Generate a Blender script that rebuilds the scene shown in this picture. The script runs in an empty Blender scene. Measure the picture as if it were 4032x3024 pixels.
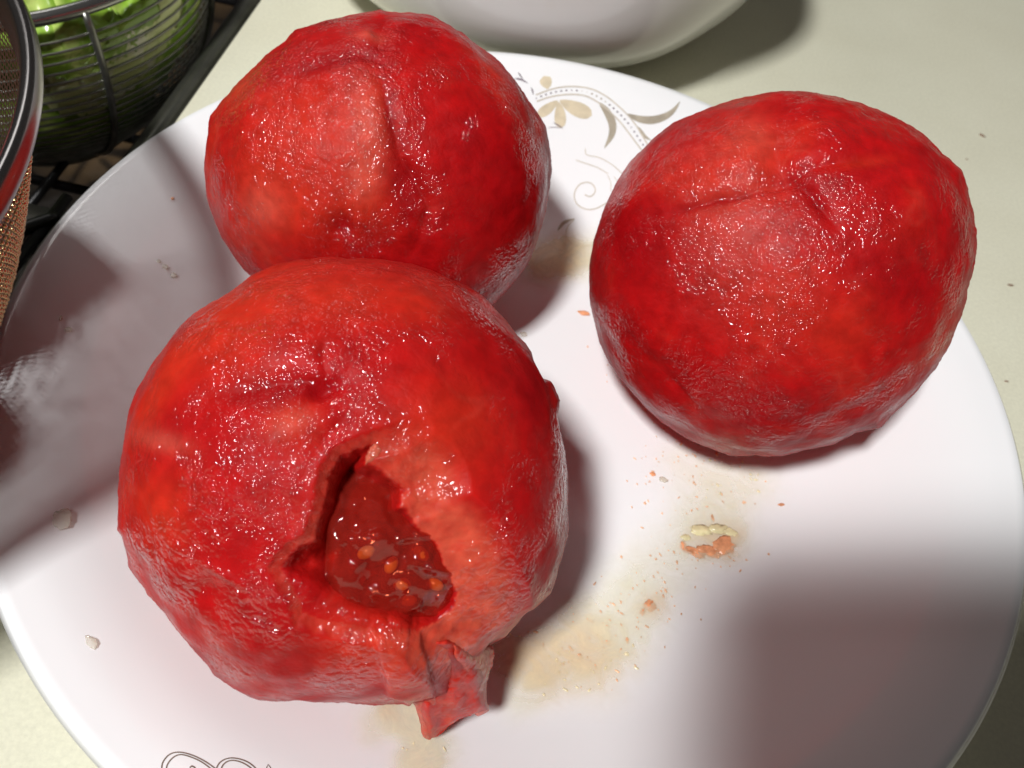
import bpy, bmesh, math, random
import numpy as np
from mathutils import Vector, Matrix
from mathutils.kdtree import KDTree

# ------------------------------------------------------------------ camera, world, lamp, exposure
scene = bpy.context.scene
W, H, F = 4032.0, 3024.0, 3200.0                 # photograph size and focal length in its pixels
CAM = np.array([-0.00285, -0.12895, 0.15748])    # metres; plate rim centre is the origin
PITCH, ROLL = 0.94064, 0.22133
_r = np.array([1, 0, 0.]); _u = np.array([0, math.sin(PITCH), math.cos(PITCH)])
_b = np.array([0, -math.cos(PITCH), math.sin(PITCH)])
CR, SR = math.cos(ROLL), math.sin(ROLL)
CM = np.stack([CR*_r + SR*_u, -SR*_r + CR*_u, _b], 1)     # columns: right, up, back

cam_data = bpy.data.cameras.new('camera')
cam = bpy.data.objects.new('camera', cam_data)
scene.collection.objects.link(cam)
m4 = Matrix.Identity(4)
for i in range(3):
    for j in range(3):
        m4[i][j] = CM[i, j]
    m4[i][3] = CAM[i]
cam.matrix_world = m4
cam_data.sensor_width = 36.0
cam_data.lens = 36.0*F/W
cam_data.clip_start = 0.01
cam_data.clip_end = 50
cam_data.dof.use_dof = True
cam_data.dof.focus_distance = 0.160
cam_data.dof.aperture_fstop = 26.0
scene.camera = cam

world = bpy.data.worlds.new('World'); scene.world = world
world.use_nodes = True
wb = world.node_tree.nodes['Background']
wb.inputs[0].default_value = (1.0, 0.92, 0.87, 1)
wb.inputs[1].default_value = 0.06

LDIR = np.array([-0.25, -0.40, 0.875]); LDIR /= np.linalg.norm(LDIR)
lamp_data = bpy.data.lights.new('ceiling_lamp', 'AREA')
lamp_data.shape = 'SQUARE'; lamp_data.size = 0.15
lamp_data.energy = 18.0
lamp_data.color = (1.0, 1.0, 0.99)
lamp = bpy.data.objects.new('ceiling_lamp', lamp_data)
scene.collection.objects.link(lamp)
lamp.location = Vector(LDIR*1.25)
lamp.rotation_euler = Vector(LDIR).to_track_quat('Z', 'Y').to_euler()

# second, weaker lamp over the back left of the counter (it lights the basket and fills the shadows)
hood_data = bpy.data.lights.new('hood_lamp', 'AREA')
hood_data.shape = 'SQUARE'; hood_data.size = 0.22
hood_data.energy = 0.50
hood_data.color = (1.0, 0.97, 0.94)
hood = bpy.data.objects.new('hood_lamp', hood_data)
scene.collection.objects.link(hood)
hood.location = (-0.42, 0.34, 0.50)
hood.rotation_euler = (Vector(hood.location)-Vector((-.16, .08, 0))).to_track_quat('Z', 'Y').to_euler()

scene.view_settings.view_transform = 'Standard'
scene.view_settings.look = 'None'
scene.view_settings.exposure = 0.0
scene.view_settings.gamma = 1.0
scene.view_settings.use_curve_mapping = False
scene.render.engine = 'CYCLES'
scene.cycles.max_bounces = 6
scene.cycles.diffuse_bounces = 4
scene.cycles.glossy_bounces = 4
scene.cycles.transparent_max_bounces = 12
scene.cycles.caustics_reflective = False
scene.cycles.caustics_refractive = False
scene.cycles.sample_clamp_indirect = 6.0
scene.cycles.use_denoising = True
scene.cycles.use_adaptive_sampling = True
scene.cycles.adaptive_threshold = 0.015

random.seed(4); rng = np.random.default_rng(4)
COL = scene.collection

# ------------------------------------------------------------------ helpers
def ray(u, v):
    u = np.asarray(u, float); v = np.asarray(v, float)
    d = np.stack([(u-W/2)/F, -(v-H/2)/F, -np.ones_like(u)], -1) @ CM.T
    return d/np.linalg.norm(d, axis=-1, keepdims=True)
def project(P):
    q = (P-CAM) @ CM
    return W/2+F*q[..., 0]/-q[..., 2], H/2-F*q[..., 1]/-q[..., 2]
def on_z(u, v, z):
    d = ray(u, v)
    return CAM + d*((z-CAM[2])/d[..., 2])[..., None]
def sstep(a, b, x):
    t = np.clip((x-a)/(b-a), 0, 1); return t*t*(3-2*t)
_perm = np.random.default_rng(7).permutation(256); _perm = np.concatenate([_perm, _perm, _perm])
_g = np.random.default_rng(8).normal(size=(256, 3)); _g /= np.linalg.norm(_g, axis=1, keepdims=True)
def noise(P):
    """gradient noise, about -0.7..0.7"""
    P = np.asarray(P, float)
    i = np.floor(P).astype(np.int64); f = P-i; i &= 255
    w = f*f*f*(f*(f*6-15)+10); out = 0
    for dx in (0, 1):
        for dy in (0, 1):
            for dz in (0, 1):
                h = _perm[_perm[_perm[(i[:, 0]+dx) & 255]+((i[:, 1]+dy) & 255)]+((i[:, 2]+dz) & 255)]
                d = (_g[h]*(f-np.array([dx, dy, dz]))).sum(1)
                out = out + d*(w[:, 0] if dx else 1-w[:, 0])*(w[:, 1] if dy else 1-w[:, 1])*(w[:, 2] if dz else 1-w[:, 2])
    return out
def fbm(P, n=3):
    s, a = 0, 1.0
    for k in range(n):
        s = s + a*noise(P*(2.03**k)+17.3*k); a *= .5
    return s
def poly_sdf(poly, u, v):
    """signed distance to a polygon, negative inside"""
    P = np.asarray(poly, float); n = len(P)
    d = np.full(u.shape, 1e18); inside = np.zeros(u.shape, bool)
    for i in range(n):
        a, b = P[i], P[(i+1) % n]; e = b-a
        t = np.clip(((u-a[0])*e[0]+(v-a[1])*e[1])/(e@e+1e-9), 0, 1)
        d = np.minimum(d, (u-a[0]-t*e[0])**2+(v-a[1]-t*e[1])**2)
        c = ((a[1] > v) != (b[1] > v)) & (u < (b[0]-a[0])*(v-a[1])/(b[1]-a[1]+1e-12)+a[0])
        inside ^= c
    return np.sqrt(d)*np.where(inside, -1, 1)
def line_dist(line, u, v):
    P = np.asarray(line, float); d = np.full(u.shape, 1e18); s = np.zeros(u.shape)
    for i in range(len(P)-1):
        a, b = P[i], P[i+1]; e = b-a
        t = np.clip(((u-a[0])*e[0]+(v-a[1])*e[1])/(e@e+1e-9), 0, 1)
        q = (u-a[0]-t*e[0])**2+(v-a[1]-t*e[1])**2
        s = np.where(q < d, (i+t)/(len(P)-1), s); d = np.minimum(d, q)
    return np.sqrt(d), s
def resample(pts, n):
    """smooth Catmull-Rom curve through the points, evenly spaced"""
    P = np.asarray(pts, float)
    if len(P) > 2:
        Q = np.concatenate([[2*P[0]-P[1]], P, [2*P[-1]-P[-2]]]); out = []
        for i in range(1, len(Q)-2):
            for t in np.linspace(0, 1, 12, endpoint=False):
                a, b, c, d = Q[i-1], Q[i], Q[i+1], Q[i+2]
                out.append(.5*(2*b+(c-a)*t+(2*a-5*b+4*c-d)*t*t+(3*b-a-3*c+d)*t**3))
        P = np.array(out+[P[-1]])
    L = np.concatenate([[0], np.cumsum(np.linalg.norm(np.diff(P, axis=0), axis=1))])
    s = np.linspace(0, L[-1], n)
    return np.stack([np.interp(s, L, P[:, k]) for k in range(P.shape[1])], 1)

def mesh_obj(name, V, faces, mat, parent=None, smooth=True, colors=None):
    me = bpy.data.meshes.new(name)
    me.from_pydata([tuple(p) for p in np.asarray(V, float)], [], [tuple(int(i) for i in f) for f in faces])
    if smooth:
        me.polygons.foreach_set('use_smooth', [True]*len(me.polygons))
    for k, arr in (colors or {}).items():
        if arr.ndim == 2:
            at = me.attributes.new(k, 'FLOAT_COLOR', 'POINT')
            at.data.foreach_set('color', np.concatenate([arr, np.ones((len(arr), 1))], 1).astype(np.float32).ravel())
        else:
            at = me.attributes.new(k, 'FLOAT', 'POINT'); at.data.foreach_set('value', arr.astype(np.float32))
    me.update()
    o = bpy.data.objects.new(name, me); COL.objects.link(o)
    if mat: me.materials.append(mat)
    if parent: o.parent = parent
    return o
def empty(name, loc=(0, 0, 0)):
    o = bpy.data.objects.new(name, None); COL.objects.link(o)
    o.empty_display_size = .01
    return o
def tag(o, label=None, cat=None, group=None, kind=None):
    if label: o['label'] = label
    if cat: o['category'] = cat
    if group: o['group'] = group
    if kind: o['kind'] = kind
    return o
def lathe(prof, n, fn=None):
    """closed-on-axis revolve of (r,z) profile; the first and last points may sit on the axis"""
    prof = np.asarray(prof, float); V = []; Fc = []
    a = np.linspace(0, 2*math.pi, n, endpoint=False)
    for r, z in prof:
        V.append(np.stack([r*np.cos(a), r*np.sin(a), np.full(n, z)], 1))
    V = np.concatenate(V)
    for i in range(len(prof)-1):
        for j in range(n):
            k = (j+1) % n
            Fc.append((i*n+j, i*n+k, (i+1)*n+k, (i+1)*n+j))
    return V, Fc
def tube(path, rad, seg=8, closed=False):
    P = np.asarray(path, float); n = len(P)
    rad = np.broadcast_to(rad, (n,))
    T = np.roll(P, -1, 0)-np.roll(P, 1, 0) if closed else np.gradient(P, axis=0)
    T /= np.linalg.norm(T, axis=1, keepdims=True)+1e-12
    ref = np.array([0.13, 0.21, 0.97]) if abs(T[0][2]) < .9 else np.array([1., .1, 0])
    V = []; 
    for i in range(n):
        a = np.cross(T[i], ref); a /= np.linalg.norm(a)+1e-12; b = np.cross(T[i], a)
        for k in range(seg):
            t = 2*math.pi*k/seg
            V.append(P[i]+rad[i]*(math.cos(t)*a+math.sin(t)*b))
    Fc = []
    for i in range(n if closed else n-1):
        j = (i+1) % n
        for k in range(seg):
            l = (k+1) % seg
            Fc.append((i*seg+k, i*seg+l, j*seg+l, j*seg+k))
    if not closed:
        Fc.append(tuple(range(seg))[::-1]); Fc.append(tuple((n-1)*seg+k for k in range(seg)))
    return V, Fc
def box(x0, x1, y0, y1, z0, z1, bev=0.0):
    bm = bmesh.new(); bmesh.ops.create_cube(bm, size=1)
    for v in bm.verts:
        v.co = Vector(((x0+x1)/2+v.co.x*(x1-x0), (y0+y1)/2+v.co.y*(y1-y0), (z0+z1)/2+v.co.z*(z1-z0)))
    if bev: bmesh.ops.bevel(bm, geom=bm.edges[:], offset=bev, segments=3, affect='EDGES')
    V = [tuple(v.co) for v in bm.verts]; bm.verts.index_update()
    Fc = [[v.index for v in f.verts] for f in bm.faces]; bm.free()
    return V, Fc
def ico(sub):
    bm = bmesh.new(); bmesh.ops.create_icosphere(bm, subdivisions=sub, radius=1)
    V = np.array([v.co[:] for v in bm.verts]); bm.verts.index_update()
    Fc = [[v.index for v in f.verts] for f in bm.faces]; bm.free()
    return V/np.linalg.norm(V, axis=1, keepdims=True), Fc

# ------------------------------------------------------------------ materials
def new_mat(name):
    m = bpy.data.materials.new(name); m.use_nodes = True
    nt = m.node_tree; return m, nt, nt.nodes['Principled BSDF']
def link(nt, a, b): nt.links.new(a, b)
def node(nt, t, **kw):
    n = nt.nodes.new(t)
    for k, v in kw.items():
        if k.startswith('i_'):
            key = k[2:]; key = int(key) if key.isdigit() else key.replace('_', ' ')
            n.inputs[key].default_value = v
        else: setattr(n, k, v)
    return n
def simple(name, col, rough=.5, metal=0., noise_amt=.0, noise_scale=60., coat=0., bump=0., bump_scale=300., sss=0., sss_r=(1, .5, .3), sss_scale=.004):
    m, nt, p = new_mat(name)
    p.inputs['Base Color'].default_value = (*col, 1); p.inputs['Roughness'].default_value = rough
    p.inputs['Metallic'].default_value = metal; p.inputs['Coat Weight'].default_value = coat
    p.inputs['Coat Roughness'].default_value = .06
    if sss:
        p.inputs['Subsurface Weight'].default_value = sss
        p.inputs['Subsurface Radius'].default_value = sss_r; p.inputs['Subsurface Scale'].default_value = sss_scale
    tc = node(nt, 'ShaderNodeTexCoord')
    if noise_amt:
        nz = node(nt, 'ShaderNodeTexNoise', i_Scale=noise_scale, i_Detail=4.0); link(nt, tc.outputs['Object'], nz.inputs['Vector'])
        mx = node(nt, 'ShaderNodeMix', data_type='RGBA', blend_type='MULTIPLY')
        mx.inputs[0].default_value = 1
        mx.inputs[6].default_value = (*col, 1)
        mr = node(nt, 'ShaderNodeMapRange', i_1=.3, i_2=.7, i_3=1-noise_amt, i_4=1+noise_amt)
        link(nt, nz.outputs[0], mr.inputs[0]); link(nt, mr.outputs[0], mx.inputs[7]); link(nt, mx.outputs[2], p.inputs['Base Color'])
    if bump:
        nb = node(nt, 'ShaderNodeTexNoise', i_Scale=bump_scale, i_Detail=2.0); link(nt, tc.outputs['Object'], nb.inputs['Vector'])
        bn = node(nt, 'ShaderNodeBump', i_Strength=1.0, i_Distance=bump)
        link(nt, nb.outputs[0], bn.inputs['Height']); link(nt, bn.outputs[0], p.inputs['Normal']); link(nt, bn.outputs[0], p.inputs['Coat Normal'])
    return m

def tomato_material():
    m, nt, p = new_mat('tomato_flesh')
    tc = node(nt, 'ShaderNodeTexCoord')
    at = node(nt, 'ShaderNodeAttribute', attribute_name='tint')
    # fine mottling of the flesh
    nz = node(nt, 'ShaderNodeTexNoise', i_Scale=330.0, i_Detail=4.0); link(nt, tc.outputs['Object'], nz.inputs['Vector'])
    mr = node(nt, 'ShaderNodeMapRange', i_1=.3, i_2=.7, i_3=.82, i_4=1.16); link(nt, nz.outputs[0], mr.inputs[0])
    mx = node(nt, 'ShaderNodeMix', data_type='RGBA', blend_type='MULTIPLY'); mx.inputs[0].default_value = 1
    link(nt, at.outputs['Color'], mx.inputs[6]); link(nt, mr.outputs[0], mx.inputs[7]); link(nt, mx.outputs[2], p.inputs['Base Color'])
    p.inputs['Roughness'].default_value = .5
    p.inputs['Specular IOR Level'].default_value = .10
    p.inputs['Subsurface Weight'].default_value = .4
    p.inputs['Subsurface Radius'].default_value = (1.0, .16, .10); p.inputs['Subsurface Scale'].default_value = .0035
    p.inputs['Coat Weight'].default_value = .85; p.inputs['Coat Roughness'].default_value = .085; p.inputs['Coat IOR'].default_value = 1.46
    # wet granular surface: every swollen cell of the flesh is a tiny dome
    dn = node(nt, 'ShaderNodeTexNoise', i_Scale=260.0, i_Detail=2.0); link(nt, tc.outputs['Object'], dn.inputs['Vector'])
    wv = node(nt, 'ShaderNodeVectorMath', operation='MULTIPLY_ADD'); wv.inputs[1].default_value = (.0025, .0025, .0025)
    link(nt, dn.outputs['Color'], wv.inputs[0]); link(nt, tc.outputs['Object'], wv.inputs[2])
    hs = []
    for sc_, amp in ((1280.0, 1.0), (640.0, 1.3)):
        vo = node(nt, 'ShaderNodeTexVoronoi', i_Scale=sc_, i_Randomness=1.0); link(nt, wv.outputs[0], vo.inputs['Vector'])
        pw = node(nt, 'ShaderNodeMath', operation='POWER'); pw.inputs[1].default_value = 2.0; link(nt, vo.outputs['Distance'], pw.inputs[0])
        mu = node(nt, 'ShaderNodeMath', operation='MULTIPLY'); mu.inputs[1].default_value = -amp; link(nt, pw.outputs[0], mu.inputs[0]); hs.append(mu)
    ad = node(nt, 'ShaderNodeMath', operation='ADD'); link(nt, hs[0].outputs[0], ad.inputs[0]); link(nt, hs[1].outputs[0], ad.inputs[1])
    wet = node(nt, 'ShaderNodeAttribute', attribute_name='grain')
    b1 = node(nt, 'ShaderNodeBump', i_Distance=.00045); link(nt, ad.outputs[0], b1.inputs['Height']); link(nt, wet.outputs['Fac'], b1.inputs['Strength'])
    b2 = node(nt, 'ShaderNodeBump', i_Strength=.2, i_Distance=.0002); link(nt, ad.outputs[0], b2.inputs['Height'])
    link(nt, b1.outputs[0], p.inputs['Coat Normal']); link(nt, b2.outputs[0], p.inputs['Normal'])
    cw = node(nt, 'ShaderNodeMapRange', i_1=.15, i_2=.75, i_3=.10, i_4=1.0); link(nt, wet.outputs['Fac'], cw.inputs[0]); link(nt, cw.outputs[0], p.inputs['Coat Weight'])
    return m
M_TOM = tomato_material()

def plate_material():
    m, nt, p = new_mat('opal_glass')
    p.inputs['Base Color'].default_value = (.87, .875, .885, 1)
    p.inputs['Roughness'].default_value = .12
    tc = node(nt, 'ShaderNodeTexCoord')
    nz = node(nt, 'ShaderNodeTexNoise', i_Scale=35.0, i_Detail=3.0); link(nt, tc.outputs['Object'], nz.inputs['Vector'])
    mr = node(nt, 'ShaderNodeMapRange', i_1=.3, i_2=.7, i_3=.06, i_4=.12); link(nt, nz.outputs[0], mr.inputs[0]); link(nt, mr.outputs[0], p.inputs['Roughness'])
    return m
M_PLATE = plate_material()

# ------------------------------------------------------------------ the counter
COUNTER_Z = -0.0300
def counter_material():
    m, nt, p = new_mat('cream_laminate')
    tc = node(nt, 'ShaderNodeTexCoord')
    nz = node(nt, 'ShaderNodeTexNoise', i_Scale=24.0, i_Detail=6.0, i_Roughness=.6); link(nt, tc.outputs['Object'], nz.inputs['Vector'])
    n2 = node(nt, 'ShaderNodeTexNoise', i_Scale=900.0, i_Detail=2.0); link(nt, tc.outputs['Object'], n2.inputs['Vector'])
    r1 = node(nt, 'ShaderNodeValToRGB'); link(nt, nz.outputs[0], r1.inputs[0])
    r1.color_ramp.elements[0].position = .3; r1.color_ramp.elements[0].color = (.685, .665, .52, 1)
    r1.color_ramp.elements[1].position = .7; r1.color_ramp.elements[1].color = (.725, .71, .565, 1)
    mr = node(nt, 'ShaderNodeMapRange', i_1=.25, i_2=.75, i_3=.93, i_4=1.06); link(nt, n2.outputs[0], mr.inputs[0])
    mx = node(nt, 'ShaderNodeMix', data_type='RGBA', blend_type='MULTIPLY'); mx.inputs[0].default_value = 1
    link(nt, r1.outputs[0], mx.inputs[6]); link(nt, mr.outputs[0], mx.inputs[7]); link(nt, mx.outputs[2], p.inputs['Base Color'])
    p.inputs['Roughness'].default_value = .42
    bn = node(nt, 'ShaderNodeBump', i_Strength=.25, i_Distance=.0002); link(nt, n2.outputs[0], bn.inputs['Height']); link(nt, bn.outputs[0], p.inputs['Normal'])
    return m
V, Fc = box(-.1355, .75, -.5, .95, COUNTER_Z-.03, COUNTER_Z, .0015)
counter = mesh_obj('counter', V, Fc, counter_material(), smooth=False)
tag(counter, kind='structure')
M_DARKMETAL = simple('dark_steel', (.075, .075, .062), .38, .6, .3, 80)
V, Fc = box(-.1445, -.1358, -.5, .95, COUNTER_Z-.012, COUNTER_Z-.0015, .002)
mesh_obj('edge_trim', V, Fc, M_DARKMETAL, counter)
M_BASIN = simple('basin_brown', (.045, .026, .010), .5, 0, .5, 30, bump=.0005, bump_scale=120)
V, Fc = box(-.75, -.1362, -.5, .95, -.125, -.11, .002)
basin = mesh_obj('basin_floor', V, Fc, M_BASIN, smooth=False)
tag(basin, kind='structure')

# ------------------------------------------------------------------ the plate
_top = [(0, -.0250), (.030, -.0250), (.056, -.0249), (.066, -.0243), (.075, -.0225), (.084, -.0190), (.093, -.0140), (.1015, -.0088), (.109, -.0045),
        (.1155, -.0018), (.1205, -.0006), (.1238, 0.0)]
_edge = [(.1249, -.0003), (.1253, -.0011), (.1249, -.0020), (.1232, -.0026), (.117, -.0044), (.109, -.0078), (.102, -.0125), (.095, -.0170), (.087, -.0220), (.080, -.0255),
         (.0750, -.0282), (.0742, -.0297), (.0722, -.0299), (.0707, -.0290), (.069, -.0280), (.04, -.0280), (0, -.0280)]
TOPC = resample(_top, 70); BOTC = resample([_top[-1]]+_edge, 60)
def plate_z(r):
    return np.where(r < .1238, np.interp(r, TOPC[:, 0], TOPC[:, 1]), np.where(r < .1253, -.001, -1.0))
def on_plate(u, v):
    z = np.full(np.shape(np.asarray(u, float)), -.015)
    for k in range(40):
        P = on_z(np.asarray(u, float), np.asarray(v, float), z)
        r = np.hypot(P[..., 0], P[..., 1]); zn = np.interp(r, TOPC[:, 0], TOPC[:, 1])
        z = .65*z+.35*zn
    return on_z(np.asarray(u, float), np.asarray(v, float), z)
plate = empty('plate')
tag(plate, 'white opal glass plate with beige floral print under the three peeled tomatoes', 'plate')
V, Fc = lathe(np.concatenate([TOPC, BOTC[1:]]), 240)
bowlpart = mesh_obj('dish', V, Fc, M_PLATE, plate)

M_BEIGE = simple('print_beige', (.66, .57, .41), .2, 0, .12, 300, coat=.5)
M_GREYB = simple('print_taupe', (.42, .37, .29), .2, 0, .15, 300, coat=.5)
M_DARKP = simple('print_plum', (.20, .16, .19), .2, 0, .2, 300, coat=.5)
M_LINE = simple('print_line', (.60, .54, .45), .2, 0, .1, 300, coat=.5)
M_BROWN = simple('print_brown', (.20, .15, .12), .2, 0, .1, 300, coat=.5)
def printed(name, pts, width, mat, org, sc, lens=False, lift=.00010, n=None):
    """a printed stroke lying on the glaze; width in photo pixels, lens = leaf shaped"""
    P = np.asarray(pts, float)*sc+np.asarray(org, float)
    L = np.linalg.norm(np.diff(P, axis=0), axis=1).sum()
    n = n or int(max(5, min(60, L/9)))
    Q = resample(P, n); T = np.gradient(Q, axis=0); T /= np.linalg.norm(T, axis=1, keepdims=True)+1e-9
    Nn = np.stack([-T[:, 1], T[:, 0]], 1); s = np.linspace(0, 1, n)
    if lens == 'leaf': w = width*np.sin(math.pi*s**.8)**.8
    elif lens == 'petal': w = width*(1-(2*(s**1.5)-1)**2)**.5*.98+width*.02
    elif lens == 'taper': w = width*(1-.85*s)
    else: w = np.full(n, float(width))
    w = np.maximum(w, .6)*sc if lens else np.full(n, width*sc)
    k = 5 if width*sc > 14 else 3; V = []; Fc = []
    for j in range(k):
        q = Q+Nn*(w*(j/(k-1)-.5))[:, None]
        X = on_plate(q[:, 0], q[:, 1]); X[:, 2] += lift; V.append(X)
    V = np.concatenate(V)
    for j in range(k-1):
        for i in range(n-1): Fc.append((j*n+i, j*n+i+1, (j+1)*n+i+1, (j+1)*n+i))
    mesh_obj(name, V, Fc, mat, plate)
A, S3 = (1900, 150), .5122
up = [(410, 440), (500, 405), (600, 380), (720, 375), (840, 395), (950, 450), (1050, 530), (1130, 610), (1190, 690), (1250, 790), (1275, 830)]
lo = [(415, 490), (500, 460), (600, 440), (700, 435), (800, 450), (900, 505), (980, 570), (1060, 650), (1130, 740), (1190, 820), (1235, 880)]
printed('printed_petal', [(500, 395), (492, 350), (470, 292)], 95, M_BEIGE, A, S3, 'petal', .00006)
printed('printed_petal', [(580, 480), (520, 530), (425, 600)], 80, M_BEIGE, A, S3, 'petal', .00006)
printed('printed_petal', [(582, 490), (595, 580), (600, 695)], 90, M_BEIGE, A, S3, 'petal', .00007)
printed('printed_petal', [(590, 480), (700, 535), (840, 595)], 115, M_BEIGE, A, S3, 'petal', .00008)
printed('printed_stem', up, 10, M_LINE, A, S3, lift=.00014)
printed('printed_stem', lo, 10, M_LINE, A, S3, lift=.00014)
U_, L_ = resample(up, 27), resample(lo, 27)
for i in range(27):
    c = (U_[i]+L_[i])/2; e = (U_[i]-L_[i]); e /= np.linalg.norm(e)
    s = 13 if i % 7 else 9
    if i in (9, 10): s = 6
    printed('printed_dot', [c-e*s*.55, c, c+e*s*.55], s*1.3, M_DARKP if i < 9 or i > 14 else M_GREYB, A, S3, 'petal', .00014, 5)
printed('printed_leaf', [(1110, 585), (1200, 622), (1300, 632), (1400, 605), (1470, 555), (1520, 485)], 62, M_GREYB, A, S3, 'leaf')
printed('printed_leaf', [(895, 495), (960, 575), (998, 665), (990, 750), (935, 850)], 62, M_GREYB, A, S3, 'leaf')
printed('printed_leaf', [(1190, 680), (1245, 755), (1300, 790)], 28, M_GREYB, A, S3, 'leaf')
for ln, w in (([(245, 312), (300, 322), (350, 352)], 14), ([(272, 262), (290, 290), (312, 322)], 11), ([(374, 380), (384, 410), (390, 442)], 12),
              ([(540, 650), (580, 672), (622, 700)], 9), ([(500, 690), (560, 688), (610, 694)], 5)):
    printed('printed_twig', ln, w, M_DARKP, A, S3, 'leaf', .00014)
printed('printed_ribbon', [(790, 850), (800, 898), (900, 922), (1000, 978), (1075, 1045)], 7, M_LINE, A, S3)
printed('printed_ribbon', [(718, 940), (800, 968), (890, 1000), (965, 1045)], 7, M_LINE, A, S3)
printed('printed_ribbon', [(960, 1055), (985, 1110), (985, 1180)], 5, M_LINE, A, S3)
printed('printed_ribbon', [(1010, 1065), (1030, 1095), (1055, 1120)], 5, M_LINE, A, S3)
printed('printed_spiral', [(785, 1205), (830, 1220), (866, 1180), (850, 1130), (800, 1110), (740, 1132), (705, 1200), (722, 1272), (790, 1316), (870, 1312), (960, 1265)], 9, M_LINE, A, S3)
printed('printed_ribbon', [(575, 1485), (625, 1420), (712, 1388)], 26, M_GREYB, A, S3, 'leaf')
printed('printed_ribbon', [(705, 1395), (655, 1450), (642, 1520), (690, 1580), (760, 1602), (850, 1592)], 8, M_LINE, A, S3)
B, S4 = (0, 2200), .633
for ln in ([(1030, 1420), (1008, 1330), (1012, 1270), (1055, 1218), (1120, 1204), (1205, 1226), (1290, 1270), (1370, 1330)],
           [(1060, 1420), (1036, 1330), (1042, 1280), (1080, 1235), (1130, 1219), (1205, 1241), (1270, 1275), (1345, 1335)],
           [(1330, 1400), (1345, 1310), (1375, 1262), (1435, 1240), (1510, 1252), (1570, 1285), (1620, 1340)],
           [(1360, 1400), (1372, 1320), (1395, 1275), (1440, 1255), (1500, 1266), (1555, 1298), (1600, 1345)]):
    printed('printed_outline', ln, 8, M_BROWN, B, S4)
printed('printed_outline', [(1655, 1320), (1667, 1280), (1692, 1315)], 5, M_BROWN, B, S4)
printed('printed_outline', [(1180, 1300), (1195, 1290), (1215, 1305), (1225, 1350)], 10, M_BROWN, B, S4)

# ------------------------------------------------------------------ tomatoes
FLOOR = -.0250
RED = np.array([.42, .0045, .0055]); CRIM = np.array([.29, .0012, .0038]); ORG = np.array([.54, .026, .010]); PALE = np.array([.68, .14, .09])
ICO_V, ICO_F = ico(8)
class Tomato:
    def __init__(s, sil, depth=.90, sink=.0):
        s.sil = np.asarray(sil, float)
        x0, y0 = s.sil.min(0); x1, y1 = s.sil.max(0)
        s.cu, s.cv = (x0+x1)/2, (y0+y1)/2
        s.c = ray(s.cu, s.cv)
        al = np.arccos(np.clip(ray(s.sil[:, 0], s.sil[:, 1]) @ s.c, -1, 1))
        a = al.mean()
        s.D = (FLOOR-sink-CAM[2])/(s.c[2]-math.sin(a)*.97)
        s.O = CAM+s.c*s.D; s.R = s.D*math.sin(a)
        s.b = -s.c
        s.e1 = CM[:, 0]-(CM[:, 0]@s.b)*s.b; s.e1 /= np.linalg.norm(s.e1); s.e2 = np.cross(s.b, s.e1)
        q = ray(s.sil[:, 0], s.sil[:, 1]); ph = np.arctan2(q@s.e2, q@s.e1)
        o = np.argsort(ph); s.ph = ph[o]; s.S = (s.D*np.sin(al))[o]; s.depth = depth
    def hit(s, u, v, k=.93):
        q = ray(u, v); r = s.R*k; bb = q@(CAM-s.O); cc = (CAM-s.O)@(CAM-s.O)-r*r
        return -bb-np.sqrt(np.maximum(bb*bb-cc, 0))
    def surf(s, u, v):
        """distance from the lens to the finished surface"""
        u = np.atleast_1d(u); v = np.atleast_1d(v)
        return np.array([np.mean([s.dist_v[k[1]] for k in s.tree.find_n((a, b, 0), 4)]) for a, b in zip(u, v)])
    def base(s):
        n = ICO_V; s.cos = n@s.b; sx, sy = n@s.e1, n@s.e2
        s.sin = np.sqrt(np.maximum(1-s.cos**2, 0)); ph = np.arctan2(sy, sx)
        S = np.interp(ph, np.concatenate([s.ph-2*math.pi, s.ph, s.ph+2*math.pi]), np.tile(s.S, 3))
        g = np.linspace(-math.pi, math.pi, 720, endpoint=False)
        Sg = np.interp(g, np.concatenate([s.ph-2*math.pi, s.ph, s.ph+2*math.pi]), np.tile(s.S, 3))
        ker = np.exp(-(np.arange(-90, 91)/30.)**2); ker /= ker.sum()
        Sl = np.convolve(np.tile(Sg, 3), ker, 'same')[720:1440]
        Ss = np.interp(ph, np.concatenate([g-2*math.pi, g, g+2*math.pi]), np.tile(Sl, 3))
        w = sstep(.15, .93, s.sin); rb = np.where(s.cos > 0, s.depth, .98)*s.R
        r = rb*(1-w)+Ss*w+(S-Ss)*sstep(.90, .965, s.sin)
        s.r = r; s.P = s.O+n*r[:, None]; s.u, s.v = project(s.P)
        s.front = sstep(-.02, .22, s.cos)
    def finish(s, name, disp, tint, grain, label, push=None):
        P = s.O+ICO_V*(s.r+disp)[:, None]
        if push is not None:
            P = P+s.c[None]*push[:, None]
        s.tree = KDTree(len(P)); ok = np.nonzero(s.cos > .05)[0]; pu, pv = project(P)
        for i in ok: s.tree.insert((pu[i], pv[i], 0), int(i))
        s.tree.balance(); s.dist_v = np.linalg.norm(P-CAM, axis=1)
        # rest on the plate: the underside flattens against the glaze
        rr = np.hypot(P[:, 0], P[:, 1]); pz = plate_z(rr)+.0002
        P[:, 2] = np.where((P[:, 2] < pz) & (P[:, 2] > -.045), pz, np.maximum(P[:, 2], np.where(pz < -.5, -1, pz)))
        root = empty('tomato'); tag(root, label, 'tomato', 'peeled tomatoes on the plate')
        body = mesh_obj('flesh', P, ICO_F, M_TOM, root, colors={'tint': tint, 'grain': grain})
        s.P = P; s.root = root; s.body = body
        return root
MM = .001
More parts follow.
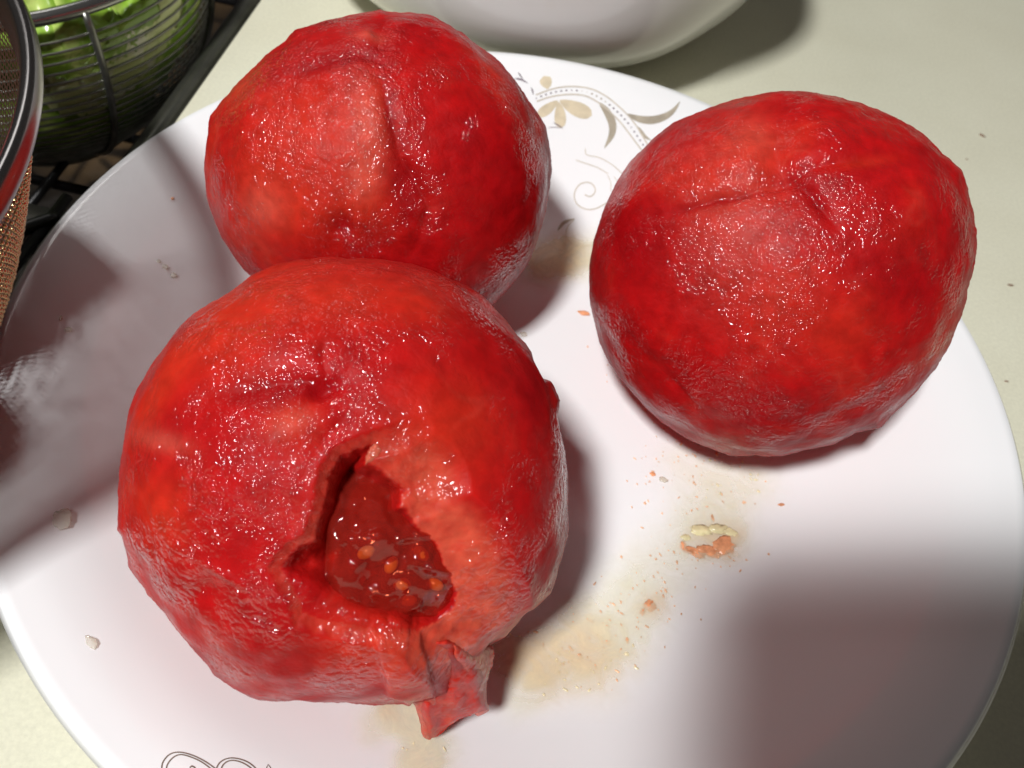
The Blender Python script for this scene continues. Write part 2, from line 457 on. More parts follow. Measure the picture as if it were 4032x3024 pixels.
def crease(t, line, width, depth):
    wu = 14*noise(ICO_V*t.R*1000/6+2.)+5*noise(ICO_V*t.R*1000/2+2.); wv = 14*noise(ICO_V*t.R*1000/6+31.)+5*noise(ICO_V*t.R*1000/2+9.)
    d, s = line_dist(line, t.u+wu, t.v+wv)
    width = width*(1+.5*noise(ICO_V*t.R*1000/8+5.)); depth = depth*.62
    return -depth*MM*np.exp(-(d/width)**1.4)*t.front*(np.sin(np.clip(s, .06, .94)*math.pi)**.5)
def bump(t, c, rad, h, ang=0.):
    ca, sa = math.cos(ang), math.sin(ang); x, y = t.u-c[0], t.v-c[1]
    rx, ry = rad if isinstance(rad, tuple) else (rad, rad)
    return h*MM*np.exp(-((x*ca+y*sa)/rx)**2-((-x*sa+y*ca)/ry)**2)*t.front
def patch(t, c, rad, ang=0.):
    return np.clip(bump(t, c, rad, 1/MM, ang), 0, 1)
def mixc(base, col, w):
    return base*(1-w[:, None])+col*w[:, None]
def common(t, seed):
    n = ICO_V*t.R*1000   # millimetres
    big = fbm(n/16+seed, 3)*.9*MM
    mid = fbm(n/4.5+seed*2, 2)*.08*MM
    fine = noise(n/1.5+seed*3)*.035*MM + noise(n/.8+seed*5)*.025*MM
    # fibrous wrinkles on the flanks, running up and down the fruit
    az = np.arctan2(ICO_V[:, 1], ICO_V[:, 0])*t.R*1000
    st = np.stack([ICO_V[:, 0]*t.R*1000/1.0, ICO_V[:, 1]*t.R*1000/1.0, ICO_V[:, 2]*t.R*1000/3.2], 1)+seed
    wr = (1-np.abs(noise(st+.6*noise(n/3)[:, None]))*2.2)
    flank = sstep(.86, .99, t.sin)*sstep(.25, -.1, np.abs(t.cos-.12)-.12)
    flank = flank*sstep(-.55, .15, -(ICO_V@t.e2)*.8+(ICO_V@t.e1)*.6)
    wrk = np.clip(wr, -.3, 1)*flank*.18*MM
    rag = fbm(n/2.2+seed*7, 2)*.30*MM*sstep(.90, 1, t.sin)
    tone = fbm(n/19+seed*4, 2)
    tint = np.tile(RED, (len(n), 1))
    tint = mixc(tint, CRIM, sstep(.0, .5, tone)*.5); tint = mixc(tint, ORG, .4*sstep(.02, .5, -tone))
    vein = sstep(.80, 1.0, 1-np.abs(noise(n/7+seed*9))*2)*.10
    tint = mixc(tint, PALE, vein*sstep(0, .4, -tone))
    tint = mixc(tint, np.array([.62, .14, .12]), flank*sstep(.7, 1.0, wr)*.22)
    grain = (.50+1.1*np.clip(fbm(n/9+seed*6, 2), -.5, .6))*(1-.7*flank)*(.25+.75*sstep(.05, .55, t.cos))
    return big+mid+fine+wrk+rag, tint, np.clip(grain, .12, 1.1), flank

# --- the back tomato
sil_back = [(810, 678), (818, 780), (848, 851), (893, 964), (991, 1093), (1110, 1180), (1270, 1250), (1480, 1285), (1700, 1280), (1850, 1240), (1940, 1198), (2016, 1123),
 (2076, 1040), (2129, 904), (2159, 753), (2167, 648), (2144, 512), (2076, 399), (1971, 256), (1873, 181), (1790, 113), (1707, 68), (1601, 57), (1526, 49), (1496, 38),
 (1458, 45), (1353, 68), (1247, 98), (1164, 121), (1127, 162), (1006, 256), (901, 369), (833, 460), (822, 527)]
K2 = lambda pts: [(750+x*.7535, y*.7535) for x, y in pts]
t = Tomato(sil_back, .93); t.base(); d, tint, grain, flank = common(t, 3.1)
d += crease(t, K2([(985, 400), (1015, 480), (1040, 620), (1075, 740), (1100, 830), (1180, 950), (1235, 1080), (1210, 1200), (1175, 1320)]), 34, 2.2)
d += crease(t, K2([(480, 420), (620, 345), (760, 300), (900, 280), (1010, 320), (1085, 400)]), 30, 1.8)
d += crease(t, K2([(1085, 400), (1150, 340), (1260, 300), (1420, 290)]), 36, .9)
d += bump(t, K2([(800, 900)])[0], 260, 1.2) + bump(t, K2([(1500, 700)])[0], (230, 330), 1.2) + bump(t, K2([(980, 200)])[0], 60, -1.0) + bump(t, K2([(930, 190)])[0], 30, .9)
d += bump(t, K2([(800, 1170)])[0], (55, 60), -1.5) + bump(t, K2([(880, 1100)])[0], (28, 90), .8) + bump(t, K2([(1110, 960)])[0], (60, 90), -.8) + bump(t, K2([(1300, 1150)])[0], (80, 150), .7)
o_ = sum(patch(t, K2([c])[0], r, a) for c, r, a in (((700, 700), 230, 0), ((500, 950), 220, 0), ((850, 1000), 150, 0), ((960, 640), (60, 150), .1)))
tint = mixc(tint, ORG, .85*np.clip(o_, 0, 1))
tint = mixc(tint, PALE, .40*np.clip(patch(t, K2([(930, 650)])[0], (70, 190), -.2)+patch(t, K2([(900, 930)])[0], (60, 90))+patch(t, K2([(380, 1080)])[0], 90)+patch(t, K2([(940, 190)])[0], (60, 20)), 0, 1))
tint = mixc(tint, CRIM, .85*np.clip(patch(t, K2([(1130, 1000)])[0], (80, 190), -.3)+patch(t, K2([(1040, 560)])[0], (30, 130), -.1)+patch(t, K2([(780, 310)])[0], (230, 45), -.2)+.6*patch(t, K2([(1600, 1000)])[0], 240)+patch(t, K2([(800, 1180)])[0], 60), 0, 1))
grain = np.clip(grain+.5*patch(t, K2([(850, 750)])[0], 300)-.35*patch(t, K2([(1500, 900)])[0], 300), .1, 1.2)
T_BACK = t; t.finish('tomato', d, tint, grain, 'peeled red tomato at the back with a furrow down its front, nearest the wire basket')

# --- the right tomato
sil_right = [(2320, 1094), (2325, 1188), (2353, 1309), (2371, 1365), (2418, 1449), (2512, 1562), (2605, 1655), (2699, 1720), (2792, 1762), (2876, 1786), (2979, 1781), (3072, 1791),
 (3175, 1772), (3278, 1748), (3371, 1702), (3465, 1683), (3502, 1636), (3624, 1524), (3698, 1421), (3755, 1319), (3801, 1216), (3811, 1141), (3834, 992), (3829, 879), (3811, 777),
 (3787, 674), (3708, 608), (3652, 543), (3577, 487), (3465, 436), (3334, 403), (3203, 365), (3072, 358), (2960, 379), (2848, 407), (2755, 440), (2652, 492), (2568, 552), (2474, 646),
 (2400, 777), (2353, 917)]
K4 = lambda pts: [(2250+x*.9345, 300+y*.9345) for x, y in pts]
t = Tomato(sil_right, .88); t.base(); d, tint, grain, flank = common(t, 9.7)
d += crease(t, K4([(340, 590), (480, 550), (620, 512), (760, 480), (850, 452), (930, 430)]), 30, 2.6)
d += crease(t, K4([(850, 460), (980, 400), (1120, 365), (1330, 330)]), 30, 1.7)
d += crease(t, K4([(920, 420), (990, 470), (1050, 540), (1110, 620)]), 28, 2.2)
d += crease(t, K4([(860, 180), (855, 280), (870, 370), (900, 440)]), 60, 2.2)
d += bump(t, K4([(890, 440)])[0], 110, -1.0) + bump(t, K4([(780, 800)])[0], 330, 1.2) + bump(t, K4([(650, 330)])[0], (170, 110), .7) + bump(t, K4([(1080, 260)])[0], 140, 1.0)
d += bump(t, K4([(560, 1300)])[0], (190, 70), -.9, .3) + crease(t, K4([(180, 1000), (300, 1180), (420, 1290), (560, 1430), (700, 1520)]), 40, 1.3)
d += crease(t, K4([(960, 1560), (1080, 1450), (1250, 1380), (1420, 1250), (1560, 1060)]), 40, 1.0)
o_ = sum(patch(t, K4([c])[0], r, a) for c, r, a in (((700, 300), 130, 0), ((600, 420), (160, 60), 0), ((1150, 1080), (170, 120), -.4), ((1230, 360), (130, 25), -.15), ((880, 950), (240, 160), 0), ((1000, 1590), (220, 25), 0)))
tint = mixc(tint, ORG, .45*np.clip(o_, 0, 1))
tint = mixc(tint, PALE, .22*np.clip(patch(t, K4([(700, 640)])[0], 230)+patch(t, K4([(760, 250)])[0], 90), 0, 1))
tint = mixc(tint, CRIM, .8*np.clip(patch(t, K4([(300, 700)])[0], 180)+patch(t, K4([(1400, 800)])[0], 220)+patch(t, K4([(800, 1400)])[0], (330, 120))+patch(t, K4([(1020, 500)])[0], (40, 90), -.5)+patch(t, K4([(640, 520)])[0], (200, 22), -.2), 0, 1))
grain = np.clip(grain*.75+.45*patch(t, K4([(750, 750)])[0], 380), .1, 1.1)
T_RIGHT = t; t.finish('tomato', d, tint, grain, 'whole peeled red tomato on the right with a star of creases on top')

# --- the front tomato, torn open
sil_front = [(993, 1087), (1087, 1044), (1216, 1023), (1371, 1014), (1517, 1023), (1620, 1040), (1740, 1087), (1877, 1148), (1946, 1208), (2032, 1319), (2092, 1388), (2114, 1483),
 (2170, 1500), (2204, 1577), (2187, 1654), (2212, 1766), (2234, 1861), (2238, 1981), (2243, 2112), (2212, 2215), (2161, 2336), (2075, 2413), (2006, 2525), (1946, 2559), (1880, 2650),
 (1760, 2730), (1620, 2757), (1500, 2769), (1345, 2765), (1173, 2757), (1018, 2757), (950, 2722), (847, 2654), (821, 2615), (744, 2525), (658, 2413), (572, 2310), (512, 2233), (477, 2112),
 (458, 2087), (464, 2001), (460, 1923), (469, 1829), (494, 1697), (512, 1620), (555, 1517), (610, 1414), (666, 1345), (744, 1259), (864, 1182), (933, 1130)]
K5 = lambda pts: [(400+x*.859, 950+y*.859) for x, y in pts]
K8 = lambda pts: [(1000+x*.8439, 1550+y*.8439) for x, y in pts]
t = Tomato(sil_front, .90); t.base(); d, tint, grain, flank = common(t, 21.3)
d += crease(t, K5([(480, 720), (640, 690), (800, 650), (930, 640), (1060, 660), (1130, 640)]), 44, 2.3)
d += bump(t, K5([(1000, 690)])[0], (60, 34), -1.8, -.4) + bump(t, K5([(900, 850)])[0], (120, 60), .9, -.3)
d += crease(t, K5([(1020, 480), (1015, 560), (1030, 640)]), 26, .9)
d += crease(t, K5([(1150, 780), (1060, 870), (980, 960)]), 24, .9)
d += bump(t, K5([(700, 1000)])[0], 230, 1.3) + bump(t, K5([(750, 500)])[0], (300, 130), .9) + bump(t, K5([(1450, 700)])[0], 260, .9)
d += bump(t, (800, 2330), (70, 50), -1.0) + bump(t, (880, 2260), (120, 18), .5, .5)
# the torn opening
CAV = K8([(555, 238), (480, 255), (405, 290), (355, 360), (335, 470), (318, 560), (285, 650), (280, 690), (175, 745), (112, 825), (150, 900), (200, 970), (222, 1045), (330, 1085),
 (450, 1108), (545, 1118), (650, 1132), (730, 1140), (765, 1165), (830, 1155), (910, 1140), (1000, 1065), (1015, 1000), (985, 930), (945, 850), (905, 740), (880, 715), (800, 655), (760, 590),
 (735, 555), (700, 540), (715, 470), (735, 450), (690, 420), (640, 390), (580, 335), (525, 322), (572, 262)])
jag = 13*noise(np.stack([t.u/38, t.v/38, 0*t.u+4.1], 1))+6*noise(np.stack([t.u/15, t.v/15, 0*t.u+1.1], 1))
sd0 = poly_sdf(CAV, t.u, t.v); sd = sd0+jag*1.0*np.exp(-(sd0/60)**2)-12
right_ = sstep(1450, 1750, t.u+(t.v-1900)*-.1)                       # broad torn face on the right, narrow lip on the left
bw = 34+right_*190
low_left = np.exp(-((t.u-1230)/190)**2-((t.v-2440)/130)**2)
wr_ = 105+low_left*330+60*np.exp(-((t.u-1500)/200)**2-((t.v-2470)/90)**2)
face = np.clip(1-np.clip(sd, 0, None)/bw, 0, 1)**.8*t.front
facec = sstep(1, .55, np.clip(sd+jag, 0, None)/bw)*t.front
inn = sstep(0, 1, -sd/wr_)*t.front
floor_n = fbm(ICO_V*t.R*1000/5+3, 3)
push = inn*(11.0+2.4*floor_n-5.0*np.exp(-((t.u-1200)/160)**2-((t.v-2330)/190)**2))*MM
d = d - face*(1.4+right_*2.6)*MM
d += face*(fbm(ICO_V*t.R*1000/1.7, 3))*.40*MM*(sd > 0)
lip = sstep(14, -14, poly_sdf(K8([(545, 1122), (735, 1146), (800, 1180), (815, 1280), (838, 1400), (720, 1430), (620, 1400), (598, 1250)]), t.u, t.v)+jag)*t.front*(sd > -5)
d += lip*1.1*MM
tint = mixc(tint, ORG, .75*np.clip(sum(patch(t, c, r, a) for c, r, a in (((620, 1560), (60, 260), .55), ((640, 2020), (110, 160), 0), ((1300, 1170), (430, 130), 0), ((900, 1330), (230, 160), -.6), ((1700, 1750), 220, 0), ((1450, 2560), (240, 100), 0), ((1150, 1650), 90, 0))), 0, 1))
tint = mixc(tint, CRIM, .75*np.clip(patch(t, K5([(950, 660)])[0], (230, 38), -.1)+patch(t, (1050, 1560), (160, 60))+patch(t, (2100, 1500), (60, 200))+patch(t, (1000, 2600), (260, 90)), 0, 1))
tint = mixc(tint, PALE, .35*np.clip(patch(t, K5([(880, 840)])[0], (90, 45), -.3)+patch(t, K5([(290, 920)])[0], (110, 40), .25), 0, 1))
gran = .5+.5*np.clip(fbm(ICO_V*t.R*1000/2.2+5, 3)*1.6, -1, 1)
tint = mixc(tint, np.array([.62, .085, .045]), np.clip(facec*(sd > -8)*(.35+.65*right_)*(.4+.7*gran), 0, .92))
tint = mixc(tint, np.array([.60, .07, .035]), lip*.55*gran)
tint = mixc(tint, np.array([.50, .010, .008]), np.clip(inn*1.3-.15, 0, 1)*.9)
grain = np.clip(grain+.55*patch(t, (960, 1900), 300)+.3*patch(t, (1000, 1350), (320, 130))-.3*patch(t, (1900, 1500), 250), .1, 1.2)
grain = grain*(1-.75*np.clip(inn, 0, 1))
T_FRONT = t; t.finish('tomato', d, tint, grain, 'peeled tomato in front torn open, its seedy pulp and a hanging flap showing', push)
FRONT = t.root

# ---- gel, seeds, flap and shreds of the torn tomato
def solid_patch(name, poly, dist, thick, mat, parent, step=9., relief=None, edge=22., colors=None):
    """a lump of flesh filling an outline: front sheet at distance dist(u,v) from the lens, thickness thinning to its edge"""
    P = np.asarray(poly, float); x0, y0 = P.min(0)-step; x1, y1 = P.max(0)+step
    nx, ny = int((x1-x0)/step)+2, int((y1-y0)/step)+2
    U, Vv = np.meshgrid(np.linspace(x0, x1, nx), np.linspace(y0, y1, ny)); U = U.ravel(); Vv = Vv.ravel()
    sd = poly_sdf(P, U, Vv); keep = sd < 0
    # pull the outermost grid points on to the outline
    near = (sd >= 0) & (sd < step*1.1)
    gx = poly_sdf(P, U+1, Vv)-sd; gy = poly_sdf(P, U, Vv+1)-sd
    U = np.where(near, U-gx*sd, U); Vv = np.where(near, Vv-gy*sd, Vv); keep = keep | near
    e = np.sqrt(np.clip(-np.where(near, 0, sd)/edge, 0, 1)*(2-np.clip(-np.where(near, 0, sd)/edge, 0, 1)))
    tt = dist(U, Vv); q = ray(U, Vv); th = thick*e*.5
    rel = relief(U, Vv) if relief else 0
    A_ = CAM+q*(tt-th+rel)[:, None]; B_ = CAM+q*(tt+th)[:, None]
    n = len(U); Fc = []
    for j in range(ny-1):
        for i in range(nx-1):
            k = (j*nx+i, j*nx+i+1, (j+1)*nx+i+1, (j+1)*nx+i)
            if all(keep[list(k)]):
                Fc.append(k[::-1]); Fc.append(tuple(x+n for x in k))
    cnt = {}
    for f in Fc[::2]:
        for a, b in zip(f, f[1:]+f[:1]): cnt[(a, b)] = 1
    for (a, b) in list(cnt):
        if (b, a) not in cnt: Fc.append((b, a, a+n, b+n))
    used = sorted({i for f in Fc for i in f}); mp = {o: i for i, o in enumerate(used)}
    VV = np.concatenate([A_, B_])[used]; Fc = [tuple(mp[i] for i in f) for f in Fc]
    cl = {k: np.concatenate([v_(U, Vv)]*2)[used] for k, v_ in (colors or {}).items()}
    return mesh_obj(name, VV, Fc, mat, parent, colors=cl)

def gel_material():
    m, nt, p = new_mat('seed_gel'); out = nt.nodes['Material Output']
    p.inputs['Base Color'].default_value = (.36, .022, .014, 1); p.inputs['Roughness'].default_value = .05
    p.inputs['Coat Weight'].default_value = 1; p.inputs['Coat Roughness'].default_value = .03
    tr = node(nt, 'ShaderNodeBsdfTransparent'); tr.inputs[0].default_value = (.98, .50, .34, 1)
    mx = node(nt, 'ShaderNodeMixShader'); mx.inputs[0].default_value = .42
    link(nt, tr.outputs[0], mx.inputs[1]); link(nt, p.outputs[0], mx.inputs[2]); link(nt, mx.outputs[0], out.inputs['Surface'])
    return m
M_GEL = gel_material()
M_SEED = simple('seed', (.80, .44, .09), .3, 0, .2, 900, coat=.6)
tf = T_FRONT
def n2(u, v, s, o=0.): return noise(np.stack([np.atleast_1d(u)/s, np.atleast_1d(v)/s, np.full(np.atleast_1d(u).shape, o)], 1))
gel_poly = K8([(400, 380), (540, 320), (680, 440), (770, 590), (890, 720), (970, 860), (1025, 1000), (970, 1100), (850, 1165), (720, 1150), (540, 1110), (400, 1000), (330, 840), (340, 640), (360, 480)])
gel = solid_patch('seed_gel', gel_poly, lambda u, v: tf.hit(u, v, .93)+.0064+.0014*n2(u, v, 130, 2.)+.0045*sstep(2120, 1860, v)-.002*np.exp(-((u-1750)/160)**2-((v-2250)/170)**2), .004, M_GEL, FRONT, 10,
                  lambda u, v: .0016*n2(u, v, 90, 7.)+.0008*n2(u, v, 42, 1.)+.0003*n2(u, v, 18, 1.)-.0010*np.exp(-((v-2240-.25*(u-1700))/16)**2)*(u > 1590)-.0009*np.exp(-((v-2420-.3*(u-1700))/14)**2)*(u > 1640)-.0010*np.exp(-((v-2110+.15*(u-1650))/14)**2)*(u > 1560), 60)
def lump(name, uv, dist, size, mat, parent, seed=0., rough=.25, sub=3, tint=None, rot=None):
    V, Fc = ico(sub); V = V*(1+rough*noise(V*1.7+seed)[:, None]+rough*.5*noise(V*4+seed)[:, None])*np.asarray(size)
    if rot is not None:
        V = V@np.array(Matrix.Rotation(rot, 3, 'Z')).T
    V = V@np.stack([CM[:, 0], CM[:, 1], CM[:, 2]], 0)      # local x right, y up, z towards the viewer
    q = ray(*uv); V = V+CAM+q*dist
    cl = {}
    if tint is not None:
        cl = {'tint': np.tile(np.asarray(tint), (len(V), 1)), 'grain': np.full(len(V), .5)}
    return mesh_obj(name, V, Fc, mat, parent, colors=cl)
for (x, y), rot, dd in (((523, 740), .5, .0058), ((780, 745), -.7, .0056), ((865, 1085), .9, .0036), ((690, 890), .1, .0060), ((720, 965), .0, .0062), ((640, 800), 1.1, .0064), ((845, 890), -.4, .0056)):
    uv = K8([(x, y)])[0]; lump('seed', uv, float(tf.hit(*uv))+dd, (.0015, .0010, .0007), M_SEED, gel, x*.1, .12, 2, rot=rot)

for k, ((x, y), dd, sz) in enumerate((((560, 700), .0082, (.0042, .0036, .0026)), ((760, 720), .0080, (.0050, .0030, .0026)), ((700, 900), .0078, (.0048, .0040, .0028)),
                                      ((880, 950), .0074, (.0040, .0046, .0026)), ((600, 960), .0084, (.0036, .0040, .0024)), ((800, 1070), .0064, (.0050, .0026, .0024)), ((520, 520), .0118, (.0040, .0046, .0026)))):
    uv = K8([(x, y)])[0]; lump('gel_lobe', uv, float(tf.hit(*uv))+dd, sz, M_GEL, FRONT, k*3.7, .35, 4, rot=k*.8)
# hanging flap at the lower edge of the tear
flap_poly = K8([(800, 1160), (850, 1146), (930, 1150), (1010, 1172), (1110, 1180), (1112, 1230), (1095, 1290), (1088, 1380), (1090, 1462), (1082, 1478), (1035, 1492), (960, 1520), (905, 1556), (870, 1590),
 (818, 1612), (790, 1596), (776, 1530), (752, 1455), (722, 1422), (765, 1400), (832, 1398), (826, 1330), (808, 1250)])
def plate_dist(u, v): return np.linalg.norm(on_plate(u, v)-CAM, axis=-1)
_fu = np.linspace(1690, 1925, 24); _ff = np.polyfit((_fu-1800)/120, tf.surf(_fu, np.full(24, 2562.)), 2); _f1 = float(plate_dist(np.float64(1700.), np.float64(2910.)))-.0035
def flap_dist(u, v):
    k = np.clip((v-2535)/375, 0, 1); top = np.polyval(_ff, np.clip((u-1800)/120, -1.2, 1.1))
    return (top+.0014-.0030*sstep(0, .22, k))*(1-k)+_f1*k
_fp = resample(np.array(flap_poly+[flap_poly[0]]), 150)[:-1]
flap_poly = _fp+7*np.stack([n2(_fp[:, 0], _fp[:, 1], 23, 1.), n2(_fp[:, 0], _fp[:, 1], 23, 5.)], 1)
def flap_tint(u, v):
    g = .5+.5*np.clip(n2(u, v, 45, 3.)*1.5, -1, 1)
    c = mixc(np.tile(np.array([.46, .008, .008]), (len(u), 1)), np.array([.60, .07, .035]), g*.55)
    pit_shade = np.exp(-((u-1735)/45)**2-((v-2665)/50)**2)+.8*np.exp(-((u-1770)/90)**2-((v-2600)/45)**2)
    return mixc(c, np.array([.25, .006, .006]), np.clip(pit_shade, 0, 1)*.8)  # shade of the flap's hollows put into the tint as darker red
solid_patch('torn_flap', flap_poly, flap_dist, .0052, M_TOM, FRONT, 6,
            lambda u, v: .0022*n2(u, v, 75, 5.)+.0011*n2(u, v, 38, 6.)+.0003*n2(u, v, 17, 6.)+.0050*np.exp(-((u-1742)/40)**2-((v-2665)/48)**2)+.0022*np.exp(-((u-1775)/90)**2-((v-2595)/45)**2)-.0012*np.exp(-((u-1880)/40)**2-((v-2650)/120)**2)-.0014*np.exp(-((u-1670-(v-2750)*.25)/26)**2)*(v > 2690)+.0011*np.exp(-((u-1760-(v-2750)*-.2)/30)**2)*(v > 2700),
            58, {'tint': flap_tint, 'grain': lambda u, v: np.full(len(u), .42)})
for pl, dz, tn in ((K8([(728, 1424), (800, 1380), (838, 1402), (858, 1470), (850, 1545), (822, 1614), (788, 1598), (774, 1530), (752, 1462)]), -.0016, (.56, .045, .026)),
                   (K8([(1010, 1480), (1060, 1440), (1096, 1452), (1090, 1484), (1046, 1506)]), .0010, (.62, .12, .09)),
                   (K8([(930, 1170), (1010, 1180), (1112, 1186), (1116, 1250), (1090, 1330), (1060, 1400), (1010, 1380), (985, 1290), (940, 1230)]), -.0014, (.50, .016, .012))):
    _pp = resample(np.array(list(pl)+[pl[0]]), 70)[:-1]; pl = _pp+9*np.stack([n2(_pp[:, 0], _pp[:, 1], 18, 1.), n2(_pp[:, 0], _pp[:, 1], 18, 5.)], 1)
    solid_patch('torn_strip', pl, lambda u, v, dz=dz: flap_dist(u, v)+dz, .0034, M_TOM, FRONT, 6, lambda u, v: .0013*n2(u, v, 45, 3.)+.0004*n2(u, v, 18, 3.), 40,
                {'tint': lambda u, v, tn=tn: mixc(np.tile(np.array(tn), (len(u), 1)), np.array([.60, .08, .045]), .5+.5*np.clip(n2(u, v, 30, 2.)*1.6, -1, 1)), 'grain': lambda u, v: np.full(len(u), .6)})
for poly, tn in ((K8([(515, 330), (535, 262), (575, 232), (600, 262), (580, 300), (545, 318)]), (.64, .12, .07)),
                 (K8([(375, 700), (405, 678), (428, 700), (420, 750), (400, 765), (380, 740)]), (.45, .05, .04))):
    uc = np.mean([p[0] for p in poly])
    sdist = float(tf.surf(uc+(10 if uc > 1500 else -6), np.mean([p[1] for p in poly]))[0])
    off = .0 if 380 < (uc-1000)/.8439 < 430 else -.0003
    _pp = resample(np.array(list(poly)+[poly[0]]), 50)[:-1]; poly = _pp+9*np.stack([n2(_pp[:, 0], _pp[:, 1], 14, 1.), n2(_pp[:, 0], _pp[:, 1], 14, 5.)], 1)
    solid_patch('flesh_shred', poly, lambda u, v, off=off, sdist=sdist: tf.surf(np.full_like(u, np.mean(u)), np.full_like(v, np.mean(v)))*0+sdist+off+(u-np.mean(u))*6e-6, .0009, M_TOM, FRONT, 5,
                lambda u, v: .0003*n2(u, v, 20, 9.), 20, {'tint': lambda u, v, tn=tn: np.tile(np.array(tn), (len(u), 1)), 'grain': lambda u, v: np.full(len(u), .9)})

# ------------------------------------------------------------------ juice and pulp on the plate
def juice_material():
    m, nt, p = new_mat('tomato_juice'); out = nt.nodes['Material Output']
    a = node(nt, 'ShaderNodeAttribute', attribute_name='tint'); w = node(nt, 'ShaderNodeAttribute', attribute_name='thick')
    tc = node(nt, 'ShaderNodeTexCoord')
    nz = node(nt, 'ShaderNodeTexNoise', i_Scale=130.0, i_Detail=4.0, i_Roughness=.55, i_Distortion=1.5); link(nt, tc.outputs['Object'], nz.inputs['Vector'])
    mr = node(nt, 'ShaderNodeMapRange', i_1=.34, i_2=.66, i_3=.52, i_4=.92); link(nt, nz.outputs[0], mr.inputs[0])
    mu = node(nt, 'ShaderNodeMath', operation='MULTIPLY', use_clamp=True); link(nt, w.outputs['Fac'], mu.inputs[0]); link(nt, mr.outputs[0], mu.inputs[1])
    link(nt, a.outputs['Color'], p.inputs['Base Color']); p.inputs['Roughness'].default_value = .06; p.inputs['Coat Weight'].default_value = .6
    tr = node(nt, 'ShaderNodeBsdfTransparent'); mx = node(nt, 'ShaderNodeMixShader')
    link(nt, mu.outputs[0], mx.inputs[0]); link(nt, tr.outputs[0], mx.inputs[1]); link(nt, p.outputs[0], mx.inputs[2]); link(nt, mx.outputs[0], out.inputs['Surface'])
    return m
M_JUICE = juice_material()
YEL = (.90, .86, .63); TAN = (.78, .58, .34); ORJ = (.84, .55, .33)
def puddle(name, blobs, label, step=16):
    B_ = np.array([b[:2] for b in blobs]); R_ = max(b[2] for b in blobs)*2.0
    x0, y0 = B_.min(0)-R_; x1, y1 = np.minimum(B_.max(0)+R_, (4100, 3080))
    nx, ny = int((x1-x0)/step), int((y1-y0)/step)
    U, Vv = np.meshgrid(np.linspace(x0, x1, nx), np.linspace(y0, y1, ny)); U = U.ravel(); Vv = Vv.ravel()
    wob = 40*n2(U, Vv, 130, 2.)+22*n2(U, Vv, 50, 3.); wob2 = 40*n2(U, Vv, 130, 8.)
    th = 0*U; col = np.zeros((len(U), 3))
    for (cu, cv, r, a, c) in blobs:
        g = a*np.exp(-(((U+wob-cu)/r)**2+((Vv+wob2-cv)/(r*.85))**2)**1.5); th = th+g; col += g[:, None]*np.array(c)
    col = col/np.maximum(th, 1e-6)[:, None]
    X = on_plate(U, Vv); X[:, 2] += .00018+.00025*np.clip(th, 0, 1)
    Fc = [(j*nx+i, (j+1)*nx+i, (j+1)*nx+i+1, j*nx+i+1) for j in range(ny-1) for i in range(nx-1) if max(th[j*nx+i], th[(j+1)*nx+i+1], th[(j+1)*nx+i], th[j*nx+i+1]) > .012]
    used = sorted({i for f in Fc for i in f}); mp = {o: i for i, o in enumerate(used)}
    o = mesh_obj(name, X[used], [tuple(mp[i] for i in f) for f in Fc], M_JUICE, colors={'tint': col[used], 'thick': np.clip(th[used], 0, 1)})
    tag(o, label, 'juice', kind='stuff'); return o
puddle('juice_puddle', [(2790, 2080, 170, .55, YEL), (2900, 1900, 150, .40, YEL), (2720, 1830, 130, .25, YEL), (2560, 2260, 170, .38, YEL), (2420, 2450, 190, .50, YEL), (2280, 2580, 200, .75, (.88, .75, .50)),
                        (2120, 2620, 130, .7, TAN), (2000, 2560, 110, .5, TAN), (2320, 2560, 110, .45, ORJ), (2820, 2140, 95, .40, ORJ), (2560, 2390, 70, .35, ORJ), (2050, 2720, 120, .35, YEL)],
       'thin yellowish tomato juice smeared across the plate between the front and right tomatoes')
puddle('juice_puddle', [(2230, 1000, 95, .75, TAN), (2140, 1030, 100, .8, TAN), (2330, 985, 80, .45, YEL), (2300, 1060, 70, .3, YEL)], 'tan juice smear between the back and right tomatoes')
puddle('juice_puddle', [(1640, 2850, 110, .85, YEL), (1680, 2960, 110, .8, YEL), (1560, 2820, 95, .5, YEL), (1480, 2850, 90, .3, YEL), (1660, 3040, 100, .7, YEL), (1540, 2800, 50, .35, ORJ)], 'pale juice run below the hanging flap of the torn tomato')

M_PULP = simple('pulp_orange', (.78, .34, .17), .25, 0, .35, 500, coat=.6)
M_PULPY = simple('pulp_yellow', (.80, .72, .42), .2, 0, .2, 400, coat=.8)
M_FLAKE = simple('flake_orange', (.80, .46, .27), .3, 0, .3, 500)
M_FLAKEY = simple('flake_yellow', (.80, .70, .45), .3, 0, .2, 400)
def flake_mesh(spots, mat, name, label):
    V = []; Fc = []
    for (u, v, s, asp, an) in spots:
        k = 7; base = len(V); ring = []
        c = on_plate(u, v)
        if np.hypot(c[0], c[1]) > .118: continue
        for h, sc in ((.00024, 1.0), (.00040, .62)):
            for i in range(k):
                a = 2*math.pi*i/k; rr = s*(.65+.55*random.random())*sc
                x, y = rr*math.cos(a)*asp, rr*math.sin(a)
                V.append((c[0]+x*math.cos(an)-y*math.sin(an), c[1]+x*math.sin(an)+y*math.cos(an), c[2]+h))
        for i in range(k):
            j = (i+1) % k; Fc.append((base+i, base+j, base+k+j, base+k+i))
        Fc.append(tuple(base+k+i for i in range(k)))
    V = np.array(V); r = np.hypot(V[:, 0], V[:, 1]); lo_ = np.interp(r, TOPC[:, 0], TOPC[:, 1])+.0002; V[:, 2] = np.maximum(V[:, 2], lo_)
    o = mesh_obj(name, V, Fc, mat); tag(o, label, 'pulp', kind='stuff'); return o
